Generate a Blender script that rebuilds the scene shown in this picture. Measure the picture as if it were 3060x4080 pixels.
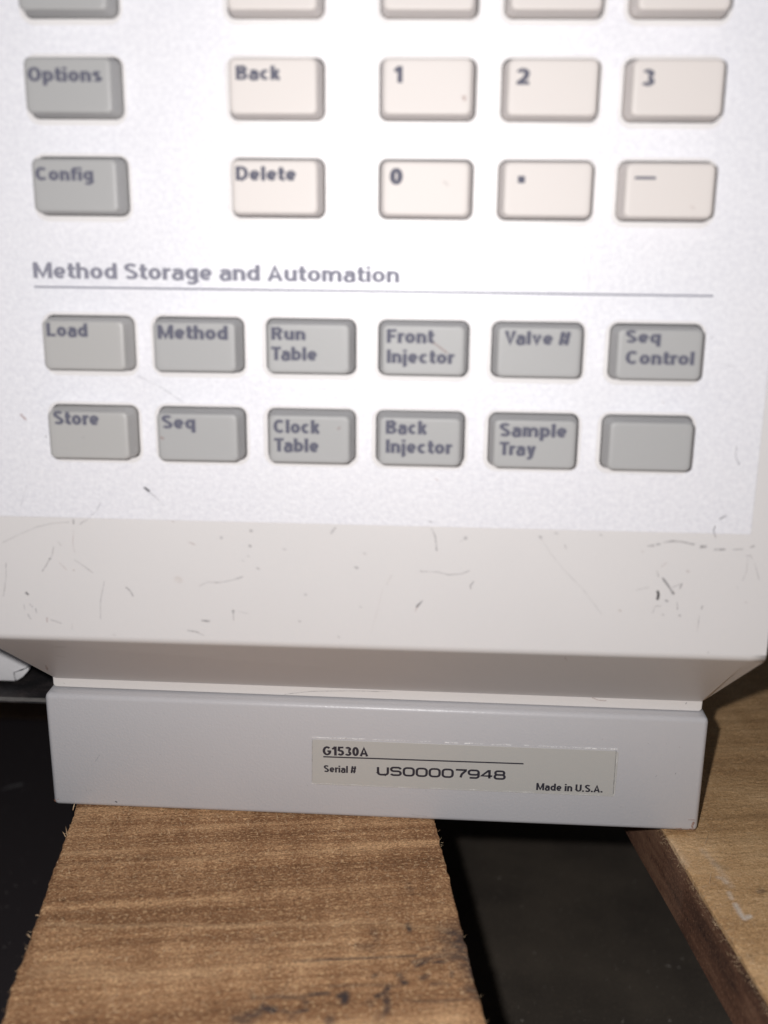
import bpy, bmesh, math, random
import numpy as np
from mathutils import Vector, Matrix, noise
random.seed(7)
S = bpy.context.scene
C = S.collection
for o in list(bpy.data.objects): bpy.data.objects.remove(o)

# ------------------------------------------------------------------ camera
F = 4147.6                                   # focal length in pixels of the 3060 x 4080 photograph
CAM = Vector((0.09349, -0.22681, 0.14329))
PITCH, YAW, ROLL = 0.279456, 0.048457, 0.0099844
def basis():
    sy, cy, sp, cp = math.sin(YAW), math.cos(YAW), math.sin(PITCH), math.cos(PITCH)
    f = Vector((-sy*cp, cy*cp, -sp)); r = Vector((cy, sy, 0)); u = r.cross(f)
    cr, sr = math.cos(ROLL), math.sin(ROLL)
    return cr*r+sr*u, -sr*r+cr*u, f
RV, UV, FV = basis()
cam = bpy.data.cameras.new('camera'); co = bpy.data.objects.new('camera', cam); C.objects.link(co)
m = Matrix((RV, UV, -FV)).transposed().to_4x4(); m.translation = CAM; co.matrix_world = m
cam.sensor_fit = 'HORIZONTAL'; cam.sensor_width = 36; cam.lens = F/3060*36
cam.clip_start = 0.005; cam.clip_end = 20
cam.dof.use_dof = True; cam.dof.focus_distance = 0.257; cam.dof.aperture_fstop = 15.5
S.camera = co

# ------------------------------------------------------------------ light: the camera phone's flash lamp, and a faint night ambient
w = bpy.data.worlds.new('World'); S.world = w; w.use_nodes = True
w.node_tree.nodes['Background'].inputs[0].default_value = (0.80, 0.86, 1.0, 1)
w.node_tree.nodes['Background'].inputs[1].default_value = 0.05
l = bpy.data.lights.new('phone_flash', 'POINT'); l.energy = 1.85; l.color = (1, 0.975, 0.965); l.shadow_soft_size = 0.0022
lo = bpy.data.objects.new('phone_flash', l); lo.location = (0.0800, -0.2197, 0.1504); C.objects.link(lo)
S.view_settings.view_transform = 'Standard'; S.view_settings.look = 'None'
S.view_settings.exposure = 0; S.view_settings.gamma = 1
S.render.resolution_x = 768; S.render.resolution_y = 1024
S.cycles.max_bounces = 6

# where a spot seen in the photograph lies on a real plane (authoring helper)
def ray(px, py): return FV + (px-1530)/F*RV - (py-2040)/F*UV
def on(px, py, p0, n):
    d = ray(px, py); return CAM + d*((Vector(p0)-CAM).dot(n)/d.dot(n))

# ------------------------------------------------------------------ materials
def nt(name):
    m = bpy.data.materials.new(name); m.use_nodes = True
    return m, m.node_tree, m.node_tree.nodes['Principled BSDF']
def N(t, kind, **kw):
    n = t.nodes.new(kind)
    for k, v in kw.items():
        if k.startswith('i_'):
            k = k[2:]; k = int(k) if k.isdigit() else k.replace('_', ' ')
            n.inputs[k].default_value = v
        else: setattr(n, k, v)
    return n
def coords(t, scale=(1, 1, 1)):
    a = N(t, 'ShaderNodeTexCoord'); b = N(t, 'ShaderNodeMapping'); b.inputs['Scale'].default_value = scale
    t.links.new(a.outputs['Object'], b.inputs['Vector']); return b.outputs[0]
def noisen(t, scale, v=None, detail=4, rough=.55):
    n = N(t, 'ShaderNodeTexNoise', i_Scale=1.0, i_Detail=detail, i_Roughness=rough)
    t.links.new(v if v else coords(t, scale), n.inputs['Vector']); return n.outputs['Fac']
def ramp(t, src, stops, interp='LINEAR'):
    r = N(t, 'ShaderNodeValToRGB'); e = r.color_ramp.elements; r.color_ramp.interpolation = interp
    while len(e) < len(stops): e.new(.5)
    for k, (p, c) in enumerate(stops): e[k].position = p; e[k].color = (*c, 1) if len(c) == 3 else c
    t.links.new(src, r.inputs[0]); return r.outputs[0]
def mix(t, a, b, fac, mode='MIX'):
    n = N(t, 'ShaderNodeMix', data_type='RGBA', blend_type=mode)
    for s, v in ((n.inputs[0], fac), (n.inputs[6], a), (n.inputs[7], b)):
        if isinstance(v, (int, float)): s.default_value = v
        elif isinstance(v, tuple): s.default_value = (*v, 1)
        else: t.links.new(v, s)
    return n.outputs[2]
def math_(t, op, a, b=0.0):
    n = N(t, 'ShaderNodeMath', operation=op)
    for s, v in ((n.inputs[0], a), (n.inputs[1], b)):
        if isinstance(v, (int, float)): s.default_value = v
        else: t.links.new(v, s)
    return n.outputs[0]
def bump(t, p, h, dist, strength=1.0):
    b = N(t, 'ShaderNodeBump'); b.inputs['Distance'].default_value = dist; b.inputs['Strength'].default_value = strength
    t.links.new(h, b.inputs['Height']); t.links.new(b.outputs[0], p.inputs['Normal'])

def plastic(name, col, rough=.45, mott=.05, bumpd=.00003, spec=.5, bs=3500):
    m, t, p = nt(name)
    a = noisen(t, (38,)*3, detail=5); b = noisen(t, (900,)*3, detail=2)
    c1 = tuple(c*(1-mott) for c in col); c2 = tuple(min(1, c*(1+mott)) for c in col)
    c = mix(t, c1, c2, math_(t, 'ADD', math_(t, 'MULTIPLY', a, .75), math_(t, 'MULTIPLY', b, .25)))
    t.links.new(c, p.inputs['Base Color']); p.inputs['Roughness'].default_value = rough
    p.inputs['Specular IOR Level'].default_value = spec
    bump(t, p, noisen(t, (bs,)*3, detail=3), bumpd)
    return m
M = {}
M['beige'] = plastic('beige_plastic', (.675, .657, .655), .42, .035)
M['white_key'] = plastic('ivory_key_plastic', (.66, .615, .59), .52, .02)
M['grey_key'] = plastic('grey_key_plastic', (.37, .37, .37), .48, .03)
M['warm_grey_key'] = plastic('warm_grey_key_plastic', (.405, .40, .393), .42, .03)
M['base'] = plastic('grey_painted_steel', (.545, .54, .56), .34, .03, .00006, .5, 1500)
M['strip'] = plastic('cream_strip_plastic', (.72, .69, .67), .4, .03)
M['label'] = plastic('label_film', (.505, .495, .472), .3, .04, .00002)
M['panel'] = plastic('white_panel_paint', (.9, .89, .905), .4, .06, .0001, .4, 600)
M['ink'] = plastic('dark_ink', (.12, .122, .16), .8, .1, .00003, .2)
M['ink_grey'] = plastic('heading_ink', (.24, .24, .29), .9, .1, .00003, .1)
M['ink_black'] = plastic('black_ink', (.035, .033, .045), .4, .1)
M['void'] = plastic('dark_inside', (.05, .05, .055), .8, .1)  # dark interior behind the keys; also darkens the gap under the strip

# silvery-white keypad film: pearl pigment gives a wide sheen and a fine sparkle
m, t, p = nt('pearl_film'); M['film'] = m
fl = noisen(t, (1100, 1100, 1100), detail=3, rough=.7); big = noisen(t, (60,)*3, detail=1)
c = mix(t, (.68, .68, .735), (.83, .83, .87), ramp(t, fl, [(.3, (0,)*3), (.7, (1,)*3)]))
c = mix(t, c, (.82, .815, .83), math_(t, 'MULTIPLY', big, .35))
t.links.new(c, p.inputs['Base Color']); p.inputs['Roughness'].default_value = .40; p.inputs['Specular IOR Level'].default_value = .36
p.inputs['Metallic'].default_value = .04
bump(t, p, noisen(t, (1900, 1900, 1900), detail=2, rough=.6), .00006)

# soft-edged scuffs and painted glints: colour and strength come from the mesh
m, t, p = nt('scuff_and_glint'); M['scuff_and_glint'] = m
at = N(t, 'ShaderNodeAttribute', attribute_name='mark'); tr = N(t, 'ShaderNodeBsdfTransparent'); mx = N(t, 'ShaderNodeMixShader')
t.links.new(at.outputs['Color'], p.inputs['Base Color']); p.inputs['Roughness'].default_value = .7
br = noisen(t, (2500,)*3, detail=2)
t.links.new(math_(t, 'MULTIPLY', at.outputs['Alpha'], ramp(t, br, [(.32, (.35,)*3), (.55, (1,)*3)])), mx.inputs[0])
t.links.new(tr.outputs[0], mx.inputs[1]); t.links.new(p.outputs[0], mx.inputs[2])
t.links.new(mx.outputs[0], t.nodes['Material Output'].inputs[0])

def wood(name, dark, mid, light, band=(5, 170, 40), rough=.85, bands=.55, fleck=.85, palec=(.86, .79, .71), flk=.6):
    m, t, p = nt(name)
    wob = noisen(t, (40, 40, 40), detail=2)
    b1 = noisen(t, band, detail=5, rough=.62)                      # bands left by the saw across the board
    b2 = noisen(t, (band[0]*3, band[1]*3.2, band[2]*3), detail=3)
    fib = noisen(t, (170, 45, 420), detail=3)                      # grain along the board
    sp = noisen(t, (1700, 2100, 1500), detail=4, rough=.8)           # fuzzy fibres
    s = math_(t, 'ADD', math_(t, 'MULTIPLY', b1, bands), math_(t, 'MULTIPLY', b2, .22))
    s = math_(t, 'ADD', s, math_(t, 'MULTIPLY', fib, .18)); s = math_(t, 'ADD', s, math_(t, 'MULTIPLY', sp, fleck))
    s = math_(t, 'ADD', s, math_(t, 'MULTIPLY', wob, .2))
    tot = bands+.22+.18+fleck+.2
    s = math_(t, 'DIVIDE', s, tot)
    c = ramp(t, s, [(.38, dark), (.50, mid), (.61, light)])
    f1 = noisen(t, (1000, 1700, 1100), detail=2, rough=.6); mp = coords(t, (620, 1300, 800)); f2 = N(t, 'ShaderNodeTexNoise', i_Scale=1.0, i_Detail=3.0, noise_dimensions='4D', i_W=4.0); t.links.new(mp, f2.inputs['Vector'])
    c = mix(t, c, tuple(min(1, q*1.15) for q in light), ramp(t, f1, [(.56, (0,)*3), (.68, (flk,)*3)]))      # raised pale fibres
    c = mix(t, c, tuple(q*.8 for q in dark), ramp(t, f2.outputs['Fac'], [(.57, (0,)*3), (.70, (flk,)*3)]))   # pores and torn grain
    st = N(t, 'ShaderNodeAttribute', attribute_name='stain')
    stn = math_(t, 'MULTIPLY', st.outputs['Fac'], ramp(t, noisen(t, (260, 700, 300), detail=4, rough=.7), [(.36, (.3,)*3), (.52, (1,)*3)]))
    c = mix(t, c, (.045, .04, .045), stn)
    pa = N(t, 'ShaderNodeAttribute', attribute_name='pale')
    c = mix(t, c, palec, math_(t, 'MULTIPLY', pa.outputs['Fac'], ramp(t, sp, [(.3, (.3,)*3), (.6, (1,)*3)])))
    t.links.new(c, p.inputs['Base Color']); p.inputs['Roughness'].default_value = rough; p.inputs['Specular IOR Level'].default_value = .25
    h = math_(t, 'ADD', math_(t, 'MULTIPLY', sp, .7), math_(t, 'MULTIPLY', b2, .5)); h = math_(t, 'ADD', h, math_(t, 'MULTIPLY', fib, .3))
    bump(t, p, h, .0007, .9)
    return m
M['wood'] = wood('rough_sawn_wood', (.105, .044, .020), (.38, .198, .096), (.94, .60, .33), palec=(.80, .56, .33))
M['wood2'] = wood('golden_rough_wood', (.33, .175, .08), (.68, .42, .205), (.94, .65, .37), band=(14, 70, 40), bands=.35, fleck=.8, flk=.45)
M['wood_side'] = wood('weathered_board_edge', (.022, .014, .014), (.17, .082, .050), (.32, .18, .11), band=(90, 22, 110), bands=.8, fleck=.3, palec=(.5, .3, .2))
M['wood_in'] = wood('pallet_stringer_wood', (.08, .045, .03), (.18, .11, .07), (.3, .2, .13))
m, t, p = nt('wood_fibre'); M['fibre'] = m
a = noisen(t, (300,)*3); c = ramp(t, a, [(.35, (.34, .20, .10)), (.65, (.80, .60, .38))])
t.links.new(c, p.inputs['Base Color']); p.inputs['Roughness'].default_value = .7

m, t, p = nt('black_mat'); M['mat'] = m
X = N(t, 'ShaderNodeSeparateXYZ'); t.links.new(coords(t), X.inputs[0])
mr = N(t, 'ShaderNodeMapRange', i_1=-.03, i_2=.06); t.links.new(X.outputs[0], mr.inputs[0])   # darker on the left, lighter and browner between the boards
a = noisen(t, (25,)*3, detail=5, rough=.6); b = noisen(t, (900,)*3, detail=3, rough=.75)
dust = mix(t, (.085, .072, .060), (.135, .113, .09), ramp(t, a, [(.35, (0,)*3), (.65, (1,)*3)]))
dust = mix(t, dust, (.2, .16, .12), ramp(t, b, [(.57, (0,)*3), (.68, (.8,)*3)]))
c = mix(t, (.066, .056, .060), dust, mr.outputs[0])
t.links.new(c, p.inputs['Base Color']); p.inputs['Roughness'].default_value = .75; p.inputs['Specular IOR Level'].default_value = .25
bump(t, p, b, .0006, .7)
m, t, p = nt('black_rough_steel'); M['tray'] = m
a = noisen(t, (120,)*3, detail=6, rough=.7)
c = ramp(t, a, [(.4, (.018, .017, .019)), (.58, (.05, .042, .042)), (.72, (.11, .085, .075))])
t.links.new(c, p.inputs['Base Color']); p.inputs['Roughness'].default_value = .55; bump(t, p, noisen(t, (400,)*3, detail=6, rough=.7), .0012, .8)
M['tray_edge'] = plastic('worn_steel_edge', (.20, .19, .18), .5, .35, .0003, .5, 700)
M['chip'] = plastic('pale_chip', (.5, .46, .42), .6, .2)
M['rust'] = plastic('rust', (.30, .13, .07), .8, .3)

# ------------------------------------------------------------------ object helpers
WM = {}
def place(o, mtx):
    """put an object at a world matrix, whatever its parent's"""
    WM[o.name] = mtx.copy(); par = o.parent
    o.matrix_parent_inverse = (WM[par.name].inverted() if par and par.name in WM else Matrix()); o.matrix_basis = mtx
def link(name, me, mat=None, parent=None, smooth=False):
    o = bpy.data.objects.new(name, me); C.objects.link(o)
    if mat is not None:
        me.materials.clear(); me.materials.append(M[mat])
    if parent:
        o.parent = parent
        if parent.name in WM: o.matrix_parent_inverse = WM[parent.name].inverted()
    if smooth:
        for f in me.polygons: f.use_smooth = True
    return o
def mesh(name, V, Fc):
    me = bpy.data.meshes.new(name); me.from_pydata([tuple(v) for v in V], [], Fc); me.update(); return me
def bm_obj(name, bm, mat, parent=None, smooth=False):
    me = bpy.data.meshes.new(name); bm.normal_update(); bm.to_mesh(me); bm.free(); return link(name, me, mat, parent, smooth)
def tag(o, label=None, cat=None, group=None, kind=None):
    for k, v in (('label', label), ('category', cat), ('group', group), ('kind', kind)):
        if v: o[k] = v
    return o
def box(bm, x0, x1, y0, y1, z0, z1):
    v = [bm.verts.new(p) for p in ((x0,y0,z0),(x1,y0,z0),(x1,y1,z0),(x0,y1,z0),(x0,y0,z1),(x1,y0,z1),(x1,y1,z1),(x0,y1,z1))]
    for f in ((0,3,2,1),(4,5,6,7),(0,1,5,4),(1,2,6,5),(2,3,7,6),(3,0,4,7)): bm.faces.new([v[i] for i in f])
def bevel(bm, r, seg=3):
    bmesh.ops.bevel(bm, geom=bm.edges[:], offset=r, segments=seg, profile=.5, affect='EDGES')

# ------------------------------------------------------------------ the tilted keypad face: (x, s) on the face, d outwards
D0, TILT = -0.02818, 0.01802
FN = Vector((0, -math.cos(TILT), math.sin(TILT))); FO = Vector((0, D0, .05)); FU = Vector((0, math.sin(TILT), math.cos(TILT)))
def P(x, s, d=0.0): return FO + Vector((x, 0, 0)) + FU*(s-.05) + FN*d
FACE = Matrix(((1, 0, 0), tuple(FU), tuple(FN))).transposed().to_4x4(); FACE.translation = P(0, 0)   # local x, y(up), z(out)
def face_px(px, py, d=0.0):
    q = on(px, py, P(0, .05, d), FN); return q.x, (q-FO).dot(FU)+.05

def rrect(x, y, w_, h_, r, n=6):
    pts = []
    for cx, cy, a0 in ((x+w_/2-r, y+h_/2-r, 0), (x-w_/2+r, y+h_/2-r, 90), (x-w_/2+r, y-h_/2+r, 180), (x+w_/2-r, y-h_/2+r, 270)):
        for k in range(n+1):
            a = math.radians(a0+90*k/n); pts.append((cx+r*math.cos(a), cy+r*math.sin(a)))
    return pts
def plate(name, outlines, th, bev=0):
    cu = bpy.data.curves.new(name, 'CURVE'); cu.dimensions = '2D'; cu.fill_mode = 'BOTH'; cu.extrude = th/2-bev
    cu.bevel_depth = bev; cu.offset = -bev; cu.bevel_resolution = 2
    for pts in outlines:
        s = cu.splines.new('POLY'); s.points.add(len(pts)-1); s.use_cyclic_u = True
        for q, (a, b) in zip(s.points, pts): q.co = (a, b, 0, 1)
    return curve_mesh(name, cu)
def curve_mesh(name, cu):
    o = bpy.data.objects.new('tmp', cu); C.objects.link(o); bpy.context.view_layer.update()
    me = bpy.data.meshes.new_from_object(o.evaluated_get(bpy.context.evaluated_depsgraph_get()))
    bpy.data.objects.remove(o); bpy.data.curves.remove(cu); me.name = name; return me

# ------------------------------------------------------------------ the instrument
inst = bpy.data.objects.new('laboratory_instrument', None); C.objects.link(inst)
tag(inst, 'beige laboratory instrument with silvery keypad and grey base standing on the wooden pallet', 'instrument')

KW, KH, KHT = .0170, .0102, .0047
COLX = [.0264+.02155*i for i in range(6)]
UPX = [.0268, .06365, .09088, .1127, .1343]
LOWZ = [.1186, .10127]; UPZ = [.1816, .16464, .14755]
keys = []   # x, s, material, label, texts [(string, x0, x1, captop, baseline)]
G, Wk, WG = 'grey_key', 'white_key', 'warm_grey_key'
upt = {(1,0): [('Options',112,408,270,325)], (2,0): [('Config',143,373,668,719)], (1,1): [('Back',940,1117,264,318)], (2,1): [('Delete',940,1180,665,719)],
 (1,2): [('1',1570,1603,267,330)], (1,3): [('2',2056,2109,275,337)], (1,4): [('3',2555,2607,279,343)], (2,2): [('0',1553,1604,673,736)]}
for r in range(3):
    for k in range(5):
        tx = upt.get((r, k), [])
        nm = tx[0][0] if tx else ''
        if r == 0: lab = ['grey key cut by the top edge above Options', 'ivory key cut by the top edge above Back', 'ivory key cut by the top edge above 1', 'ivory key cut by the top edge above 2', 'ivory key cut by the top edge above 3'][k]
        elif nm: lab = ('grey' if k == 0 else 'ivory')+' key lettered '+nm
        else: lab = 'ivory key with a '+('square dot' if k == 3 else 'minus sign')
        keys.append((UPX[k], UPZ[r], G if k == 0 else Wk, lab, tx, (r, k)))
lowt = [[[('Load',187,350,1289,1340)], [('Method',629,908,1297,1350)], [('Run',1081,1217,1306,1354),('Table',1081,1263,1384,1435)], [('Front',1541,1728,1314,1366),('Injector',1541,1808,1395,1446)], [('Valve #',2009,2272,1321,1372)], [('Seq',2491,2632,1318,1366),('Control',2491,2765,1400,1451)]],
 [[('Store',214,395,1640,1691)], [('Seq',645,779,1657,1707)], [('Clock',1090,1274,1674,1725),('Table',1093,1270,1748,1799)], [('Back',1537,1701,1677,1728),('Injector',1537,1799,1753,1804)], [('Sample',1989,2258,1688,1739),('Tray',1989,2134,1763,1813)], []]]
for r in range(2):
    for k in range(6):
        tx = lowt[r][k]
        lab = 'grey key lettered '+' '.join(q[0] for q in tx) if tx else 'blank grey key at the lower right corner'
        keys.append((COLX[k], LOWZ[r], WG if k == 0 else G, lab, tx, (r+3, k)))

OFF = {(3, 5): .0006, (3, 0): .0003, (4, 3): -.0003, (4, 5): .0002, (4, 0): .0002, (2, 0): .0002}
keys = [(k[0]+OFF.get(k[5], 0), *k[1:]) for k in keys]
X0, X1 = -.0011, .1618                       # housing sides
FB = face_px(1500, 2566)[1]                                   # where the flat face ends and the rounded edge starts
# front face sheet with a real hole for every key
outl = [[(X0, FB), (X1, FB), (X1, .30), (X0, .30)]] + [rrect(x, s, KW+.0004, KH+.0004, .0016) for x, s, *_ in keys]
cols_extra = [(.0267, .1983), (.0640, .1983), (.0909, .1983), (.1125, .1983), (.1342, .1983)]
face = link('front_face', plate('front_face', outl, .0016, 0), 'beige', inst)
place(face, FACE @ Matrix.Translation((0, 0, -.0008)))
# body: profile swept along x, rounded lower edge, chamfer, underside, back
prof = []
a0 = P(0, FB); cc = P(0, FB, -.0022); chv = (Vector((0, .0026, .0338))-Vector((0, D0, .0573))).normalized()
prof.append((a0.y, a0.z))
# quarter-ish arc from face to chamfer
nf = FN; nch = Vector((0, -chv.z, chv.y)); nch = -nch if nch.y > 0 else nch
nch = Vector((0, chv.z, -chv.y))
if nch.y > 0: nch = -nch
ang = math.acos(max(-1, min(1, nf.dot(nch))))
for k in range(1, 15):
    q = k/14; n_ = (nf*math.sin((1-q)*ang)+nch*math.sin(q*ang))/math.sin(ang)
    v = cc+n_*.0022; prof.append((v.y, v.z))
last = Vector((0, *prof[-1])); prof.append((last.y+chv.y*.0003, last.z+chv.z*.0003)); L = (0.0030-last.y)/chv.y
end = last+chv*L
prof.append((end.y, end.z))
CH_END = end
prof += [(end.y+.0006, end.z), (.012, end.z), (.30, end.z), (.30, .30), (P(0, .30).y+.002, .30), (P(0, .30).y+.0005, .2999)]
V, Fc = [], []
n = len(prof); ie = prof.index((end.y, end.z))
for xx, tp, corner in ((X0, .0015, 1), (X0+.0032, 0, 0), (X1-.0032, 0, 0), (X1, -.0015, 1)):       # the chamfer turns a little at both corners
    for k, (y, z) in enumerate(prof):
        tt = max(0, min(1, (y-last.y)/(end.y-last.y)))
        if corner and k in (ie, ie+1): y += .0022; z -= .0003
        if k in (ie, ie+1): z -= .0055*max(0, xx)
        V.append((xx+tt*tp, y, z))
for st_ in range(3):
    for i in range(n-1): a_ = st_*n; Fc.append((a_+i, a_+i+1, a_+n+i+1, a_+n+i))
Fc.append(tuple(range(n))[::-1]); Fc.append(tuple(range(3*n, 4*n)))
body = mesh('housing', V, Fc)
body = link('housing', body, 'beige', inst)
for st_ in range(3):
    for k in range(15): body.data.polygons[st_*(n-1)+k].use_smooth = True
# dark switch board behind the holes
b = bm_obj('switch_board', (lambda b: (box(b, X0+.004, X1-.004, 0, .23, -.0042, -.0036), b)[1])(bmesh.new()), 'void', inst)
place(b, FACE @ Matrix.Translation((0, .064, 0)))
# film overlay
(ox1, oz1), (_, oz0) = face_px(2991, 2129), face_px(0, 2055); ox0 = .0046
outl = [[(ox0, oz0), (ox1, oz1), (ox1, .29), (ox0, .29)]] + [rrect(x-.0001, s-.00025, KW+.0018, KH+.0020, .0026) for x, s, *_ in keys]
film = link('keypad_film', plate('keypad_film', outl, .00022, .00005), 'film', inst)
place(film, FACE @ Matrix.Translation((0, 0, .00012)))

# text: a bold sans drawn as strokes ----------------------------------
def arc(cx, cy, rx, ry, a0, a1, n=10): return [(cx+rx*math.cos(math.radians(a0+(a1-a0)*k/n)), cy+ry*math.sin(math.radians(a0+(a1-a0)*k/n))) for k in range(n+1)]
def glyphs(a, b):
    """strokes (points, closed) in units of the cap height; a, b: half widths of upright and level strokes"""
    X = .73; T = 1-b; x2 = X-b; g = {}
    def ell(w, y0=0, y1=1): return arc(w/2, (y0+y1)/2, w/2-a, (y1-y0)/2-b, 0, 345, 23)
    def stem(x, y0=0, y1=1): return ([(x, y0), (x, y1)], False)
    def S_(w, H): return [(arc(w*.5, H*.74, w/2-a, H*.26-b, 25, 90, 5)+arc(w*.46, H*.74, w*.46-a, H*.26-b, 90, 235, 8)+arc(w*.54, H*.27, w*.46-a, H*.27-b, 55, -90, 8)+arc(w*.5, H*.27, w/2-a, H*.27-b, 270, 205, 5), False)]
    g['O'] = (.82, [(ell(.82), True)]); g['0'] = (.62, [(ell(.62), True)]); g['o'] = (.66, [(ell(.66, 0, X), True)])
    g['C'] = (.78, [(arc(.41, .5, .41-a, .5-b, 42, 318, 20), False)]); g['c'] = (.60, [(arc(.32, X/2, .32-a, X/2-b, 45, 315, 16), False)])
    g['G'] = (.80, [(arc(.41, .5, .41-a, .5-b, 42, 345, 22)+[(.80-a, .48)], False), ([(.44, .46), (.80, .46)], False)])
    g['D'] = (.77, [([(a, b), (.34, b)]+arc(.34, .5, .43-a, .5-b, -90, 90, 12)+[(a, T)], True)])
    g['L'] = (.62, [stem(a), ([(a, b), (.62, b)], False)]); g['I'] = (2*a, [stem(a)]); g['l'] = (2*a, [stem(a)])
    g['T'] = (.66, [stem(.33), ([(0, T), (.66, T)], False)])
    g['F'] = (.62, [stem(a), ([(a, T), (.62, T)], False), ([(a, .49), (.56, .49)], False)])
    g['M'] = (.98, [stem(a), stem(.98-a), ([(a+.01, .96), (.49, .13), (.97-a, .96)], False)])
    g['V'] = (.74, [([(a*.9, 1), (.37, .09), (.74-a*.9, 1)], False)]); g['v'] = (.62, [([(a*.9, X), (.31, .09), (.62-a*.9, X)], False)])
    g['A'] = (.80, [([(a*.9, 0), (.40, .90), (.80-a*.9, 0)], False), ([(.2, .28), (.6, .28)], False)])
    g['R'] = (.74, [stem(a), ([(a, T), (.40, T)]+arc(.40, .71, .31-a, .29-b, 90, -90, 8)+[(a, .42+b)], False), ([(.42, .46), (.72-a, 0)], False)])
    g['B'] = (.74, [stem(a), ([(a, T), (.40, T)]+arc(.40, .75, .31-a, .25-b, 90, -90, 8)+[(a, .5+b)], False), ([(a, .5), (.42, .5)]+arc(.42, .28, .32-a, .28-b, 85, -90, 8)+[(a, b)], False)])
    g['U'] = (.76, [([(a, 1), (a, .33)]+arc(.38, .33, .38-a, .33-b, 180, 360, 12)+[(.76-a, 1)], False)])
    g['S'] = (.70, S_(.70, 1)); g['s'] = (.58, S_(.58, X))
    g['i'] = (2*a, [stem(a, 0, X), stem(a, .83, 1)]); g['j'] = (2*a, [([(a, X), (a, -.08)]+arc(a-.12, -.08, .12, .13, 0, -90, 5), False), stem(a, .83, 1)])
    g['a'] = (.62, [(arc(.31, .50, .31-a, X-.50-b, 165, 0, 9)+[(.62-a, .0)], False), ([(.62-a, .43), (.30, .42)]+arc(.27, .23, .27-a, .19, 90, 270, 8)[0:]+[(.45, .08), (.62-a, .2)], False)])
    for ch, st in (('b', (a, 0, 1)), ('d', (.66-a, 0, 1)), ('p', (a, -.27, X)), ('q', (.66-a, -.27, X))): g[ch] = (.66, [stem(*st), (ell(.66, 0, X), True)])
    g['g'] = (.66, [(ell(.66, .03, X), True), ([(.66-a, X), (.66-a, -.02)]+arc(.33, -.02, .33-a, .18, 0, -150, 10), False)])
    g['e'] = (.64, [(arc(.32, X/2, .32-a, X/2-b, 0, 320, 18), False), ([(a, X/2-.02), (.64-a*.6, X/2-.02)], False)])
    g['n'] = (.64, [stem(a, 0, X), (arc(.32, .43, .32-a, x2-.43, 170, 0, 9)+[(.64-a, 0)], False)])
    g['h'] = (.64, [stem(a), (arc(.32, .43, .32-a, x2-.43, 170, 0, 9)+[(.64-a, 0)], False)])
    g['m'] = (1.0, [stem(a, 0, X)]+[(arc(c, .43, .25-a*.6, x2-.43, 170, 0, 8)+[(c+.25-a*.6, 0)], False) for c in (.27, .75-a*.4)])
    g['u'] = (.64, [stem(.64-a, 0, X), ([(a, X)]+arc(.32, .30, .32-a, .30-b, 180, 350, 9), False)])
    g['r'] = (.42, [stem(a, 0, X), (arc(.36, .40, .36-a, x2-.40, 170, 80, 6)+[(.43, x2)], False)])
    g['t'] = (.42, [([(.18, .95), (.18, .22)]+arc(.32, .22, .14, .22-b, 180, 270, 5)+[(.42, b)], False), ([(0, x2), (.42, x2)], False)])
    g['f'] = (.42, [([(.44, T)]+arc(.33, .80, .15, .2-b, 90, 180, 5)+[(.18, 0)], False), ([(0, x2), (.42, x2)], False)])
    g['k'] = (.64, [stem(a), ([(.62-a, X), (a+.06, .26)], False), ([(.28, .44), (.64-a, 0)], False)])
    g['y'] = (.62, [([(a*.9, X), (.31, .06)], False), ([(.62-a*.9, X), (.30, -.12), (.2, -.2), (.05, -.2)], False)])
    g['1'] = (.44, [stem(.44-a), ([(0, .74), (.16, .77), (.40-a, .95)], False)])
    g['2'] = (.62, [(arc(.31, .70, .31-a, .30-b, 170, -20, 10)+[(.44, .42), (.12, .12)], False), ([(.02, b), (.62, b)], False)])
    g['3'] = (.62, [(arc(.30, .745, .29-a, .255-b, 160, -85, 10), False), (arc(.30, .275, .32-a, .275-b, 88, -160, 11), False)])
    g['5'] = (.62, [([(.57, T), (.16, T), (.12, .50)], False), (arc(.30, .32, .32-a, .32-b, 135, -155, 12), False)])
    g['#'] = (.72, [([(.10, 0), (.25, 1)], False), ([(.45, 0), (.60, 1)], False), ([(0, .30), (.66, .30)], False), ([(.06, .70), (.72, .70)], False)])
    g['.'] = (2*a, [stem(a, 0, 2*b*1.1)])
    return g
def stroke_mesh(name, strokes, hx, hy):
    """flat ribbons of half widths hx (upright strokes) and hy (level strokes) along the points"""
    bm = bmesh.new()
    for si, (pts, cyc) in enumerate(strokes):
        pts = [Vector(p) for p in pts]; n = len(pts); L, R = [], []
        for i in range(n):
            def nrm_(p, q):
                d = q-p; d.normalize(); return Vector((-d.y, d.x))
            if cyc or 0 < i < n-1:
                n1, n2 = nrm_(pts[i-1], pts[i]), nrm_(pts[i], pts[(i+1) % n]); v = n1+n2
                v = v.normalized() if v.length > 1e-6 else n1; v = v/max(.55, v.dot(n1))
            else: v = nrm_(pts[0], pts[1]) if i == 0 else nrm_(pts[-2], pts[-1])
            off = Vector((v.x*hx, v.y*hy))
            for Ls, sg in ((L, 1), (R, -1)): q = pts[i]+off*sg; Ls.append(bm.verts.new((q.x, q.y, .000003*(si % 4))))
        for i in range(n if cyc else n-1):
            j = (i+1) % n; bm.faces.new((R[i], R[j], L[j], L[i]))
    me = bpy.data.meshes.new(name); bm.to_mesh(me); bm.free(); return me
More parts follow.
